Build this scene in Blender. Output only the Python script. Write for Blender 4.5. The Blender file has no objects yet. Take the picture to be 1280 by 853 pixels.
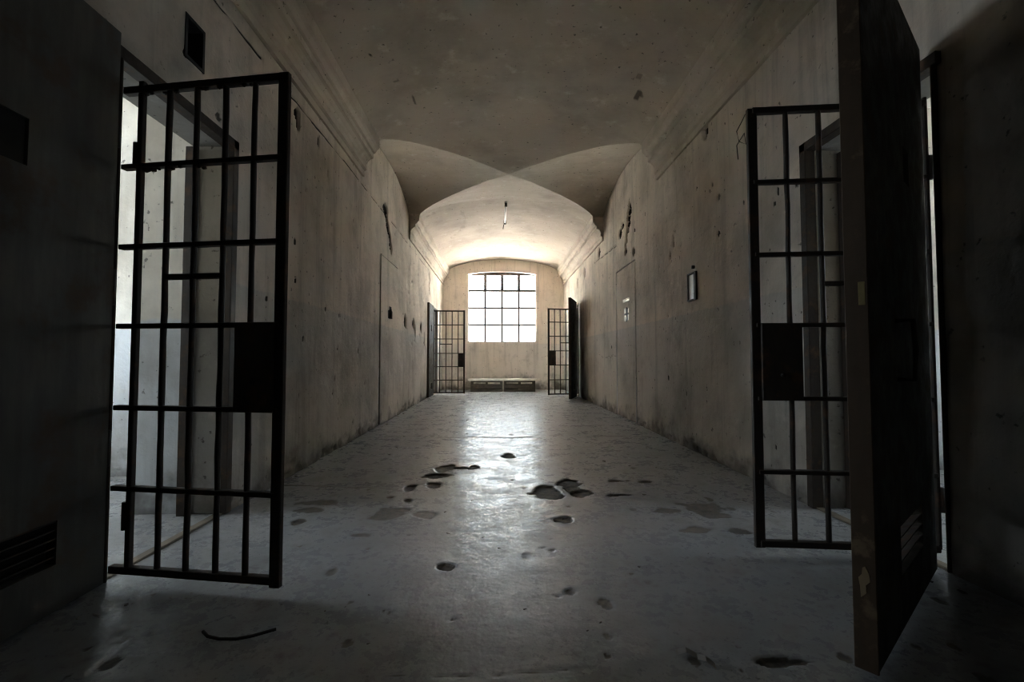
import bpy, bmesh, math, random
import numpy as np
from mathutils import Vector, Matrix

scene = bpy.context.scene
col = scene.collection

# ------------------------------------------------------------------ camera
F_PX = 570.0
cam_d = bpy.data.cameras.new('camera')
cam_d.sensor_fit = 'HORIZONTAL'; cam_d.sensor_width = 36.0
cam_d.lens = 36.0 * F_PX / 1280.0
cam_d.clip_start = 0.02; cam_d.clip_end = 200
cam = bpy.data.objects.new('camera', cam_d); col.objects.link(cam)
cam.location = (0, 0, 1.0)
yaw = math.atan(18 / F_PX); pitch = math.atan(21.5 / F_PX)
cam.rotation_euler = (math.pi / 2 + pitch, 0, -yaw)
scene.camera = cam

# ------------------------------------------------------------------ world: even bright overcast sky
SKY = 10.0
world = bpy.data.worlds.new('overcast_sky'); scene.world = world
world.use_nodes = True
bg = world.node_tree.nodes['Background']
bg.inputs['Color'].default_value = (0.80, 0.91, 1.0, 1)
bg.inputs['Strength'].default_value = SKY

sun_d = bpy.data.lights.new('sun', 'SUN'); sun_d.energy = 350.0; sun_d.angle = math.radians(0.6); sun_d.color = (1.0, 0.96, 0.91)
sun = bpy.data.objects.new('sun', sun_d); col.objects.link(sun)
sun.rotation_euler = (math.radians(28), 0, math.radians(12))      # high, from behind the viewer, onto the yard beyond the window

scene.view_settings.view_transform = 'Standard'
scene.view_settings.look = 'None'
scene.view_settings.exposure = 0.0
scene.view_settings.gamma = 1.0
scene.view_settings.use_curve_mapping = False
cy = scene.cycles
cy.use_denoising = True
cy.max_bounces = 14; cy.diffuse_bounces = 10; cy.glossy_bounces = 4
cy.transparent_max_bounces = 12
cy.caustics_reflective = False; cy.caustics_refractive = False
cy.sample_clamp_indirect = 0.0
cy.filter_width = 1.1

def portal(name, loc, rot, sx, sy):
    """sampling portal in a window opening (gives off no light of its own)"""
    d = bpy.data.lights.new(name, 'AREA'); d.shape = 'RECTANGLE'; d.size = sx; d.size_y = sy
    d.cycles.is_portal = True
    o = bpy.data.objects.new(name, d); col.objects.link(o)
    o.location = loc; o.rotation_euler = rot
    return o

# ------------------------------------------------------------------ dimensions (metres, camera height 1)
XL, XR = -1.76, 2.12            # corridor walls
Y0, YB = -6.0, 14.6             # wall behind the viewer, window wall
ZTOP = 4.30                     # walls run up behind the vault
SPR, APEX, SAG = 3.83, 4.18, 0.14          # vault springing and crown
NXL, NXR = -1.55, 1.91          # cornice noses
BAY0, BAY1 = 5.90, 9.00         # cross vault bay
random.seed(7); rng = np.random.default_rng(7)

# ------------------------------------------------------------------ noise for relief
_lat = rng.random((257, 257))
def vnoise(x, y):
    x = np.asarray(x, float); y = np.asarray(y, float)
    xi = np.floor(x).astype(int); yi = np.floor(y).astype(int)
    fx = x - xi; fy = y - yi
    fx = fx * fx * (3 - 2 * fx); fy = fy * fy * (3 - 2 * fy)
    a = _lat[xi % 256, yi % 256]; b = _lat[(xi + 1) % 256, yi % 256]
    c = _lat[xi % 256, (yi + 1) % 256]; d = _lat[(xi + 1) % 256, (yi + 1) % 256]
    return (a * (1 - fx) + b * fx) * (1 - fy) + (c * (1 - fx) + d * fx) * fy - 0.5
def fbm(x, y, o=4):
    s = 0; a = 1.0
    for i in range(o):
        s = s + a * vnoise(x * 2 ** i + 17.3 * i, y * 2 ** i + 5.1 * i); a *= 0.5
    return s

# ------------------------------------------------------------------ materials
MATS = {}
class NT:
    def __init__(s, name):
        s.m = bpy.data.materials.new(name); s.m.use_nodes = True
        s.t = s.m.node_tree; s.n = s.t.nodes; s.l = s.t.links
        s.b = s.n['Principled BSDF']; s.out = s.n['Material Output']
        s.pos = s.n.new('ShaderNodeNewGeometry').outputs['Position']
        s.obj = s.n.new('ShaderNodeTexCoord').outputs['Object']
        MATS[name] = s.m
    def link(s, a, b): s.l.new(a, b)
    def mapping(s, src, scale):
        m = s.n.new('ShaderNodeMapping'); m.inputs['Scale'].default_value = scale
        s.link(src, m.inputs['Vector']); return m.outputs['Vector']
    def noise(s, scale, detail=6, rough=0.55, src=None, stretch=None, dist=0.0):
        v = src if src is not None else s.pos
        if stretch: v = s.mapping(v, stretch)
        n = s.n.new('ShaderNodeTexNoise'); n.inputs['Scale'].default_value = scale
        n.inputs['Detail'].default_value = detail; n.inputs['Roughness'].default_value = rough
        n.inputs['Distortion'].default_value = dist
        s.link(v, n.inputs['Vector']); return n.outputs['Fac']
    def voronoi(s, scale, feature='DISTANCE_TO_EDGE', src=None):
        n = s.n.new('ShaderNodeTexVoronoi'); n.feature = feature
        n.inputs['Scale'].default_value = scale
        s.link(src if src is not None else s.pos, n.inputs['Vector']); return n.outputs['Distance']
    def ramp(s, fac, a, b, lo=0.0, hi=1.0):
        n = s.n.new('ShaderNodeMapRange'); n.interpolation_type = 'SMOOTHSTEP'
        for k, v in zip(('From Min', 'From Max', 'To Min', 'To Max'), (a, b, lo, hi)): n.inputs[k].default_value = v
        s.link(fac, n.inputs['Value']); return n.outputs['Result']
    def math(s, op, a, b=None):
        n = s.n.new('ShaderNodeMath'); n.operation = op
        for i, v in enumerate((a, b)):
            if v is None: continue
            if isinstance(v, (int, float)): n.inputs[i].default_value = v
            else: s.link(v, n.inputs[i])
        return n.outputs[0]
    def mix(s, fac, a, b, blend='MIX'):
        n = s.n.new('ShaderNodeMix'); n.data_type = 'RGBA'; n.blend_type = blend
        if isinstance(fac, (int, float)): n.inputs[0].default_value = fac
        else: s.link(fac, n.inputs[0])
        for i, v in ((6, a), (7, b)):
            if isinstance(v, tuple): n.inputs[i].default_value = (*v, 1)
            else: s.link(v, n.inputs[i])
        return n.outputs[2]
    def z(s):
        n = s.n.new('ShaderNodeSeparateXYZ'); s.link(s.pos, n.inputs[0]); return n.outputs[2]
    def attr(s, name):
        n = s.n.new('ShaderNodeAttribute'); n.attribute_name = name; return n.outputs['Fac']
    def bump(s, h, strength=0.3, dist=0.02, prev=None):
        n = s.n.new('ShaderNodeBump'); n.inputs['Strength'].default_value = strength
        n.inputs['Distance'].default_value = dist; s.link(h, n.inputs['Height'])
        if prev is not None: s.link(prev, n.inputs['Normal'])
        return n.outputs['Normal']
    def finish(s, colour, rough, normal=None, metal=0.0, spec=None):
        for v, k in ((colour, 'Base Color'), (rough, 'Roughness'), (metal, 'Metallic')):
            if isinstance(v, tuple): s.b.inputs[k].default_value = (*v, 1)
            elif isinstance(v, (int, float)): s.b.inputs[k].default_value = v
            else: s.link(v, s.b.inputs[k])
        if spec is not None: s.b.inputs['Specular IOR Level'].default_value = spec
        if normal is not None: s.link(normal, s.b.inputs['Normal'])
        return s.m

def plaster(name, upper, lower, dado=1.5, streak=0.3, stretch=(1, 1, 1), relief=1.0, foot=2.4, blotk=1.0):
    s = NT(name)
    z = s.z()
    wob = s.noise(9, 3)
    zz = s.math('ADD', z, s.math('MULTIPLY', s.math('SUBTRACT', wob, 0.5), 0.05))
    up = s.ramp(zz, dado - 0.012, dado + 0.012)
    blot = s.noise(0.9, 8, 0.6)
    fine = s.noise(5, 8, 0.65)
    c = s.mix(up, lower, upper)
    c = s.mix(s.ramp(blot, 0.42, 0.68, 0, blotk), c, s.mix(0.5, c, (0.20, 0.17, 0.13)))
    c = s.mix(s.ramp(fine, 0.55, 0.75, 0, 0.6), c, s.mix(0.6, c, (0.72, 0.68, 0.6)))
    mott = s.noise(2.6, 9, 0.72)
    c = s.mix(s.ramp(mott, 0.5, 0.72, 0, streak * 1.6), c, s.mix(0.55, c, (0.10, 0.085, 0.07)))
    drip = s.noise(1.0, 5, 0.6, stretch=(5.0, 5.0, 0.35))
    c = s.mix(s.ramp(drip, 0.5, 0.7, 0, streak), c, (0.13, 0.115, 0.095))
    drip2 = s.noise(1.0, 4, 0.6, stretch=(14.0, 14.0, 0.8))
    c = s.mix(s.ramp(drip2, 0.56, 0.72, 0, streak * 0.7), c, (0.11, 0.10, 0.09))
    speck = s.noise(22, 3, 0.5)
    c = s.mix(s.ramp(speck, 0.66, 0.74, 0, 0.75), c, (0.06, 0.05, 0.045))
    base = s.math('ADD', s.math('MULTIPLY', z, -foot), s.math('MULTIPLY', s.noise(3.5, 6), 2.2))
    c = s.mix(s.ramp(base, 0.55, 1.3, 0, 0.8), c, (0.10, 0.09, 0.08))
    sc = s.attr('scar')
    c = s.mix(s.ramp(sc, 0.25, 0.6), c, (0.030, 0.025, 0.02))
    h = s.noise(2.2, 6, 0.6, stretch=stretch)
    n = s.bump(h, 0.4, 0.03 * relief)
    n = s.bump(s.noise(14, 6, 0.6), 0.3, 0.006 * relief, n)
    n = s.bump(s.noise(60, 3, 0.6), 0.2, 0.002, n)
    return s.finish(c, s.ramp(fine, 0.3, 0.8, 0.75, 0.95), n, spec=0.25)

plaster('wall_plaster', (0.68, 0.595, 0.505), (0.56, 0.52, 0.47), relief=1.6)
plaster('trim_plaster', (0.53, 0.455, 0.38), (0.53, 0.455, 0.38), streak=0.1, relief=0.3)
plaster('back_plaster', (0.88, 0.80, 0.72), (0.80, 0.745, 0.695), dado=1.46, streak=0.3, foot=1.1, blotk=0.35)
plaster('cell_plaster', (0.86, 0.82, 0.74), (0.72, 0.76, 0.80), dado=1.25, streak=0.15)
plaster('reveal_plaster', (0.50, 0.46, 0.40), (0.46, 0.44, 0.41), dado=1.25, streak=0.3)
plaster('soffit_shade', (0.30, 0.285, 0.26), (0.3, 0.285, 0.26), streak=0.2, relief=0.6)  # shade under the doorway heads put into this darker grey
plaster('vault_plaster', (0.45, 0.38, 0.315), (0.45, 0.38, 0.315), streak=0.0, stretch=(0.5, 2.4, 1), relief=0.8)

s = NT('concrete_floor')
big = s.noise(0.8, 8, 0.62); mid = s.noise(4.5, 8, 0.65); fn = s.noise(30, 5, 0.6)
c = s.mix(s.ramp(big, 0.3, 0.7), (0.28, 0.295, 0.315), (0.41, 0.425, 0.445))
c = s.mix(s.ramp(mid, 0.42, 0.8, 0, 0.7), c, (0.20, 0.195, 0.19))
c = s.mix(s.ramp(s.noise(9, 9, 0.75), 0.54, 0.68, 0, 0.5), c, (0.13, 0.125, 0.12))
sp2 = s.noise(75, 4, 0.6)
c = s.mix(s.ramp(sp2, 0.58, 0.72, 0, 0.55), c, (0.12, 0.115, 0.11))
c = s.mix(s.ramp(fn, 0.62, 0.75, 0, 0.7), c, (0.07, 0.065, 0.06))
sc = s.attr('scar')
c = s.mix(s.ramp(sc, 0.1, 0.5, 0, 0.95), c, s.mix(s.ramp(fn, 0.35, 0.65), (0.04, 0.035, 0.03), (0.13, 0.105, 0.08)))
r = s.math('ADD', s.math('ADD', s.ramp(mid, 0.3, 0.75, 0.17, 0.42), s.ramp(s.noise(22, 5, 0.65), 0.4, 0.7, 0.0, 0.16)), s.math('MULTIPLY', sc, 0.5))
n = s.bump(s.noise(3.0, 5, 0.6), 0.35, 0.012)
n = s.bump(s.noise(12, 6, 0.62), 0.32, 0.006, n)
n = s.bump(fn, 0.35, 0.0025, n)
s.finish(c, r, n, spec=0.6)

def metal(name, a, b, rust, rough=0.6, scale=9, amount=(0.5, 0.68), spec=0.35):
    s = NT(name)
    p = s.noise(scale, 7, 0.65); q = s.noise(2.0, 5, 0.6, stretch=(6, 6, 0.7))
    c = s.mix(s.ramp(q, 0.35, 0.7), a, b)
    c = s.mix(s.ramp(p, *amount), c, rust)
    n = s.bump(s.noise(40, 5, 0.6), 0.4, 0.003)
    n = s.bump(p, 0.3, 0.004, n)
    return s.finish(c, s.ramp(p, 0.35, 0.7, rough - 0.1, rough + 0.25), n, spec=spec)
metal('gate_iron', (0.040, 0.032, 0.027), (0.055, 0.043, 0.035), (0.11, 0.065, 0.042))
metal('frame_iron', (0.035, 0.026, 0.02), (0.05, 0.036, 0.026), (0.10, 0.06, 0.036))
metal('door_paint', (0.050, 0.045, 0.036), (0.075, 0.066, 0.052), (0.11, 0.075, 0.048), amount=(0.56, 0.75), spec=0.12)
metal('grey_door_paint', (0.085, 0.08, 0.07), (0.13, 0.12, 0.105), (0.10, 0.07, 0.05), scale=4)
metal('edge_iron', (0.075, 0.05, 0.032), (0.10, 0.065, 0.04), (0.20, 0.14, 0.085), amount=(0.55, 0.7))
metal('window_iron', (0.10, 0.08, 0.065), (0.13, 0.10, 0.085), (0.18, 0.11, 0.07))

def flat(name, c, rough=0.8, var=0.3, scale=12):
    s = NT(name); p = s.noise(scale, 6, 0.6)
    cc = s.mix(s.ramp(p, 0.3, 0.7), tuple(v * (1 - var) for v in c), c)
    return s.finish(cc, rough, s.bump(p, 0.3, 0.003))
flat('yard_gravel', (0.70, 0.67, 0.61), 0.95, 0.15, 5)
flat('hollow_black', (0.03, 0.027, 0.024), 0.95)  # near-black that paints in the darkness of holes and vents
flat('pale_wood', (0.84, 0.77, 0.68), 0.7, 0.25, 6)  # wood colour raised to carry the window light on the bench top
flat('dark_wood', (0.085, 0.068, 0.048), 0.8, 0.5, 9)
flat('lamp_white', (0.72, 0.70, 0.66), 0.35, 0.08)
flat('lamp_dark', (0.06, 0.05, 0.035), 0.6)
flat('rubble', (0.085, 0.075, 0.068), 0.9, 0.5, 40)
flat('pale_chip', (0.42, 0.40, 0.37), 0.9, 0.3, 40)
flat('paper', (0.6, 0.58, 0.55), 0.8, 0.1)
flat('rod_iron', (0.02, 0.016, 0.013), 0.7)
flat('yellow_paint', (0.28, 0.22, 0.09), 0.7)
flat('bare_wood', (0.33, 0.25, 0.15), 0.8)
flat('stone_threshold', (0.24, 0.20, 0.15), 0.75, 0.5, 7)
s = NT('window_glass')
s.n.remove(s.b)
tr = s.n.new('ShaderNodeBsdfTransparent'); tl = s.n.new('ShaderNodeBsdfTranslucent'); gl = s.n.new('ShaderNodeBsdfGlossy')
tr.inputs['Color'].default_value = (0.93, 0.95, 0.95, 1); tl.inputs['Color'].default_value = (0.8, 0.8, 0.78, 1)
gl.inputs['Roughness'].default_value = 0.08
m1 = s.n.new('ShaderNodeMixShader'); m2 = s.n.new('ShaderNodeMixShader')
s.link(s.ramp(s.noise(1.5, 5, 0.6, stretch=(6, 6, 0.6)), 0.4, 0.75, 0.08, 0.30), m1.inputs[0])
s.link(tr.outputs[0], m1.inputs[1]); s.link(tl.outputs[0], m1.inputs[2])
m2.inputs[0].default_value = 0.05
s.link(m1.outputs[0], m2.inputs[1]); s.link(gl.outputs[0], m2.inputs[2])
s.link(m2.outputs[0], s.out.inputs['Surface'])
s = NT('milky_pane'); s.finish((0.88, 0.88, 0.84), 0.3, s.bump(s.noise(18), 0.2, 0.004))

# ------------------------------------------------------------------ object helpers
def empty(name, loc=(0, 0, 0), rz=0.0, parent=None):
    o = bpy.data.objects.new(name, None); col.objects.link(o)
    o.location = loc; o.rotation_euler = (0, 0, rz); o.empty_display_size = 0.1
    if parent: o.parent = parent
    return o
def tag(o, label=None, cat=None, group=None, kind=None):
    if label: o['label'] = label
    if cat: o['category'] = cat
    if group: o['group'] = group
    if kind: o['kind'] = kind
    return o
def mesh_obj(name, verts, faces, mat, parent=None, smooth=False, loc=None):
    me = bpy.data.meshes.new(name); me.from_pydata([tuple(v) for v in verts], [], faces)
    me.validate(); me.materials.append(MATS[mat])
    if smooth: me.shade_smooth()
    o = bpy.data.objects.new(name, me); col.objects.link(o)
    if parent: o.parent = parent
    if loc is not None: o.location = loc
    return o
def bm_obj(name, bm, mat, parent=None, smooth=False, loc=None):
    bmesh.ops.recalc_face_normals(bm, faces=bm.faces)
    me = bpy.data.meshes.new(name); bm.to_mesh(me); bm.free(); me.materials.append(MATS[mat])
    if smooth: me.shade_smooth()
    o = bpy.data.objects.new(name, me); col.objects.link(o)
    if parent: o.parent = parent
    if loc is not None: o.location = loc
    return o
def add_box(bm, x0, x1, y0, y1, z0, z1, bevel=0.0):
    r = bmesh.ops.create_cube(bm, size=1.0)
    vs = r['verts']
    for v in vs:
        v.co = Vector(((x0 + x1) / 2 + v.co.x * (x1 - x0), (y0 + y1) / 2 + v.co.y * (y1 - y0), (z0 + z1) / 2 + v.co.z * (z1 - z0)))
    if bevel:
        es = list({e for v in vs for e in v.link_edges})
        bmesh.ops.bevel(bm, geom=es, offset=bevel, segments=1, affect='EDGES')
def box(name, x0, x1, y0, y1, z0, z1, mat, parent=None, bevel=0.003):
    bm = bmesh.new(); add_box(bm, x0, x1, y0, y1, z0, z1, bevel); return bm_obj(name, bm, mat, parent)
def add_tube(bm, pts, r, seg=8, wob=0.0):
    rings = []; pts = [Vector(p) for p in pts]
    for i, p in enumerate(pts):
        t = (pts[min(i + 1, len(pts) - 1)] - pts[max(i - 1, 0)]).normalized()
        a = t.cross(Vector((0.13, 0.21, 1))); 
        if a.length < 0.2: a = t.cross(Vector((1, 0, 0.1)))
        a.normalize(); b = t.cross(a)
        rr = r * (1 + random.uniform(-wob, wob))
        rings.append([bm.verts.new(p + a * (rr * math.cos(2 * math.pi * k / seg)) + b * (rr * math.sin(2 * math.pi * k / seg))) for k in range(seg)])
    for i in range(len(rings) - 1):
        for k in range(seg):
            bm.faces.new((rings[i][k], rings[i][(k + 1) % seg], rings[i + 1][(k + 1) % seg], rings[i + 1][k]))
    bm.faces.new(rings[0][::-1]); bm.faces.new(rings[-1])
def tube(name, pts, r, mat, parent=None, seg=8, wob=0.0):
    bm = bmesh.new(); add_tube(bm, pts, r, seg, wob); return bm_obj(name, bm, mat, parent, smooth=True)

def lines(segs, keep=()):
    """grid coordinates: segs = [(start, end, step), ...] with every value of keep inserted"""
    v = []
    for a, b, st in segs: v += list(np.linspace(a, b, max(1, int(round((b - a) / st))) + 1))
    v += list(keep); v = sorted(v); out = [v[0]]; k = set(round(q, 5) for q in keep)
    for q in v[1:]:
        if q - out[-1] < 0.004:
            if round(q, 5) in k: out[-1] = q
        else: out.append(q)
    return np.array(out)
def blob_mask(U, V, blobs, wob=0.45, sc=14.0):
    m = np.zeros_like(U)
    for (u, v, ru, rv, depth, dark) in blobs:
        sel = (np.abs(U - u) < ru * 1.8 + .02) & (np.abs(V - v) < rv * 1.8 + .02)
        if not sel.any(): continue
        uu = U[sel]; vv = V[sel]
        d = 1 - np.sqrt(((uu - u) / ru) ** 2 + ((vv - v) / rv) ** 2) + wob * fbm(uu * sc, vv * sc, 3)
        k = np.clip(d / 0.22, 0, 1)
        yield sel, k * depth, k * dark
def relief_grid(name, us, vs, place, base, blobs, holes, mat, extra=None, warp=None, parent=None, wob=0.45, sc=14.0):
    """wall or floor as one finely divided surface; blobs sink it, holes leave openings.
       place(U, V, H) -> xyz arrays with H the inward relief in metres"""
    U, V = np.meshgrid(us, vs, indexing='ij')
    H = base(U, V); S = np.zeros_like(U)
    for sel, dp, dk in blob_mask(U, V, blobs, wob, sc):
        H[sel] = H[sel] - dp; S[sel] = np.maximum(S[sel], dk)
    if extra is not None:
        dp, dk = extra(U, V); H = H - dp; S = np.maximum(S, dk)
    X, Y, Z = place(U, V, H)
    if warp is not None: X, Y, Z = warp(U, V, X, Y, Z)
    co = np.stack([X, Y, Z], -1).reshape(-1, 3)
    nu, nv = len(us), len(vs)
    idx = np.arange(nu * nv).reshape(nu, nv)
    q = np.stack([idx[:-1, :-1], idx[1:, :-1], idx[1:, 1:], idx[:-1, 1:]], -1)
    uc = (us[:-1] + us[1:]) / 2; vc = (vs[:-1] + vs[1:]) / 2
    ok = np.ones((nu - 1, nv - 1), bool)
    for (u0, u1, v0, v1) in holes:
        ok &= ~(((uc > u0) & (uc < u1))[:, None] & ((vc > v0) & (vc < v1))[None, :])
    q = q[ok]
    me = bpy.data.meshes.new(name)
    me.vertices.add(len(co)); me.vertices.foreach_set('co', co.ravel())
    me.loops.add(q.size); me.loops.foreach_set('vertex_index', q.ravel().astype(np.int32))
    me.polygons.add(len(q)); me.polygons.foreach_set('loop_start', np.arange(0, q.size, 4, dtype=np.int32))
    me.update(calc_edges=True); me.validate()
    a = me.attributes.new('scar', 'FLOAT', 'POINT'); a.data.foreach_set('value', S.ravel().astype(np.float32))
    me.shade_smooth(); me.materials.append(MATS[mat])
    o = bpy.data.objects.new(name, me); col.objects.link(o)
    if parent: o.parent = parent
    return o
def polyline_groove(pts, width, depth, dark, gap=0.0, wob=0.03, by_v=False):
    pts = np.array(pts)
    def f(U, V):
        v0 = np.interp(U, pts[:, 0], pts[:, 1]) + wob * fbm(U * 6, U * 0 + 3.3, 3)
        w = width * (1 + 1.2 * fbm(U * 5, U * 0 + 9.1, 3))
        k = np.clip(1.2 - np.abs(V - v0) / np.maximum(w, 1e-4), 0, 1)
        k = k * (U > pts[0, 0]) * (U < pts[-1, 0]) * (fbm(U * 1.7, U * 0 + 1.7, 3) > gap)
        return k * depth, k * dark
    return f
def grooves(*fs):
    def g(U, V):
        D = np.zeros_like(U); K = np.zeros_like(U)
        for f in fs:
            d, k = f(U, V); D = np.maximum(D, d); K = np.maximum(K, k)
        return D, K
    return g

# ------------------------------------------------------------------ floor
PITS = [(0.38,3.45,0.103,0.146),(0.57,3.63,0.089,0.185),(0.63,3.40,0.083,0.081),(0.42,2.87,0.050,0.050),(-0.47,4.22,0.096,0.125),(-0.34,4.22,0.067,0.047),(-0.52,3.94,0.104,0.068),(-0.21,4.24,0.052,0.079),(-0.51,3.67,0.058,0.071),(-0.68,3.58,0.050,0.079),(-0.25,2.25,0.043,0.036),(0.12,4.71,0.066,0.098),(0.97,3.74,0.066,0.037),(1.19,3.71,0.052,0.036),(0.90,3.35,0.082,0.024),(-0.77,3.36,0.035,0.030),(-0.63,3.28,0.029,0.028),(0.95,1.52,0.093,0.020),(-1.21,2.88,0.040,0.044)]
STAINS = [(-0.70,3.02,0.101,0.128),(-0.47,2.98,0.073,0.078),(1.36,3.06,0.172,0.115),(1.40,2.92,0.092,0.075),(1.14,3.02,0.095,0.048),(-1.21,3.25,0.160,0.074),(-1.23,3.10,0.082,0.067),(1.17,2.68,0.104,0.044),(1.40,2.65,0.065,0.062),(-0.78,2.66,0.093,0.037)]
fb = [(x, y, rx * 1.1, ry * 1.15, 0.012, 1.0) for x, y, rx, ry in PITS] + [(x, y, rx * 1.1, ry * 1.1, 0.005, 0.42) for x, y, rx, ry in STAINS]
for i in range(150):
    y = 1.3 + 7 * random.random() ** 1.3; q = random.random() ** 2; fb.append((random.uniform(-1.5, 1.9), y, .008 + .022 * q, .01 + .035 * q, 0.004, random.uniform(.15, .6)))
us = lines([(XL - 0.06, XR + 0.06, 0.012)]); vs = lines([(Y0 - 0.05, 1.2, 0.06), (1.2, 3.2, 0.010), (3.2, 5.5, 0.014), (5.5, YB + 0.06, 0.03)])
crk = grooves(polyline_groove([(-1.45,5.91),(-1.05,5.96),(-.62,5.83),(-.22,5.87),(.18,5.8),(.6,5.91),(1.03,6.02),(1.42,5.88),(1.97,5.8)], 0.020, 0.010, 0.75, -0.2),
              polyline_groove([(-.36,1.49),(-.05,1.48),(.2,1.50),(.46,1.51),(.73,1.52),(.98,1.52),(1.3,1.56)], 0.004, 0.002, 0.5, -0.05, 0.02),
              polyline_groove([(-1.7,3.72),(-.9,3.60),(-.55,3.66)], 0.014, 0.006, 0.6, -0.1),
              polyline_groove([(1.05,3.72),(1.25,3.45),(2.1,2.55)], 0.007, 0.004, 0.4, -0.1))
o = relief_grid('floor', us, vs, lambda U, V, H: (U, V, H), lambda U, V: 0.006 * fbm(U * 1.1, V * 1.1, 4) - 0.003 + 0.0015 * fbm(U * 9, V * 9, 2),
                fb, [], 'concrete_floor', crk, wob=0.8, sc=12.0)
tag(o, 'worn grey concrete corridor floor with spalled pits and cracks', 'floor', kind='structure')
box('floor_light_block', -8.5, 8.5, Y0 - 0.4, YB + 0.4, -0.3, -0.03, 'concrete_floor', o, bevel=0)  # unseen slab added under the floors to stop light leaking in

# ------------------------------------------------------------------ side walls
def side_wall(name, x, sign, openings, blobs, extra, label):
    keep_y = [v for a in openings for v in a[:2]]; keep_z = [v for a in openings for v in a[2:]] + [3.23, 3.245, 3.26]
    us = lines([(Y0 - .05, 1.0, 0.08), (1.0, 6.0, 0.02), (6.0, YB + .05, 0.03)], keep_y)
    vs = lines([(-0.05, 0.0, 0.05), (0.0, 0.35, 0.02), (0.35, 1.4, 0.03), (1.4, 3.5, 0.022), (3.5, ZTOP, 0.08)], keep_z)
    for k in range(110):
        y = random.uniform(2.5, 12); blobs.append((y, random.uniform(0, .20) * random.random(), random.uniform(.02, .10), random.uniform(.015, .06), 0.010, random.uniform(.1, .45)))
    for k in range(60):
        y = random.uniform(2.5, 13); blobs.append((y, random.uniform(.2, 3.2), random.uniform(.012, .035), random.uniform(.015, .05), 0.01, random.uniform(.3, .9)))
    o = relief_grid(name, us, vs, lambda U, V, H: (x + sign * H, U, V),
                    lambda U, V: 0.012 * fbm(U * 0.9, V * 0.9, 4) + 0.004 * fbm(U * 7, V * 3, 3), blobs, openings, 'wall_plaster', extra)
    return tag(o, label, 'wall', kind='structure')
L_OPEN = [(2.13, 3.03, 0, 2.40), (6.86, 8.02, 0, 2.58), (12.33, 13.23, 0, 2.35)]
L_VENT = (2.575, 2.705, 2.72, 2.935)
R_OPEN = [(2.105, 3.02, 0, 2.43), (6.93, 8.06, 0, 2.53), (11.86, 12.76, 0, 2.40)]
def gash(y, z0, z1, w, lean=0.0, n=9):
    out = []
    for i in range(n):
        t = i / (n - 1); out.append((y + lean * t + random.uniform(-.04, .04), z0 + (z1 - z0) * t, w * random.uniform(.45, 1.0) * (0.45 if t < .45 else 1.0), 0.07, 0.05, 1.0))
    return out
lb = [(2.60, 3.24, .09, .07, .08, 1.0), (3.99, 3.14, .05, .06, .06, 1.0), (4.0, 3.06, .03, .05, .05, .9),
      (8.72, 1.70, .11, .12, .06, 1.0), (9.55, 1.72, .10, .10, .05, 1.0), (9.75, 1.6, .05, .15, .04, .8), (10.5, 1.7, .10, .12, .05, 1.0), (11.0, 1.45, .06, .2, .03, .7),
      (4.45, 3.12, .02, .07, .02, .8), (4.7, 2.9, .02, .05, .02, .7)]
lb += gash(7.55, 2.78, 3.34, .17, -0.42) + gash(11.79, 2.7, 3.22, .07, 0.0, 7)
lx = grooves(polyline_groove([(2.55, 3.235), (3.9, 3.235), (5.55, 3.26), (7.1, 3.26), (9.2, 3.25), (11.7, 3.24)], 0.011, 0.012, 0.7, -0.28, 0.014))
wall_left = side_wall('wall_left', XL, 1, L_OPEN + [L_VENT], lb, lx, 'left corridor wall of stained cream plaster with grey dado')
bm = bmesh.new()
y0, y1, z0, z1 = L_VENT
for (a0, a1, b0, b1, c0, c1) in ((-.20, -.19, y0 - .02, y1 + .02, z0 - .02, z1 + .02), (-.20, .004, y0 - .02, y0, z0 - .02, z1 + .02), (-.20, .004, y1, y1 + .02, z0 - .02, z1 + .02), (-.20, .004, y0, y1, z0 - .02, z0), (-.20, .004, y0, y1, z1, z1 + .02)):
    add_box(bm, XL + a0, XL + a1, b0, b1, c0, c1)
bm_obj('vent_recess', bm, 'hollow_black', wall_left)  # recess lined near-black to paint in the darkness of the hole
rb = [(4.51, 3.33, .065, .09, .10, 1.0), (7.0, 2.66, .05, .06, .04, .9), (9.4, 3.2, .10, .12, .05, .9), (11.0, 3.1, .1, .15, .05, .9), (12.0, 3.0, .08, .15, .04, .8), (5.4, 2.4, .03, .1, .02, .5), (5.5, 2.25, .03, .06, .02, .5)]
rb += gash(7.42, 2.77, 3.44, .13, -0.20) + [(7.75, 3.15, .12, .08, .04, 1.0), (7.6, 3.24, .08, .06, .04, 1.0)]
rx = grooves(polyline_groove([(7.9, 3.0), (8.8, 3.05), (10.2, 3.1)], 0.02, 0.012, 0.6, -0.3, 0.02), polyline_groove([(8.1, 1.05), (9.0, 1.02), (9.9, 1.1)], 0.03, 0.006, 0.45, -0.2, 0.05))
wall_right = side_wall('wall_right', XR, -1, R_OPEN, rb, rx, 'right corridor wall of stained cream plaster with grey dado')

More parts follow.
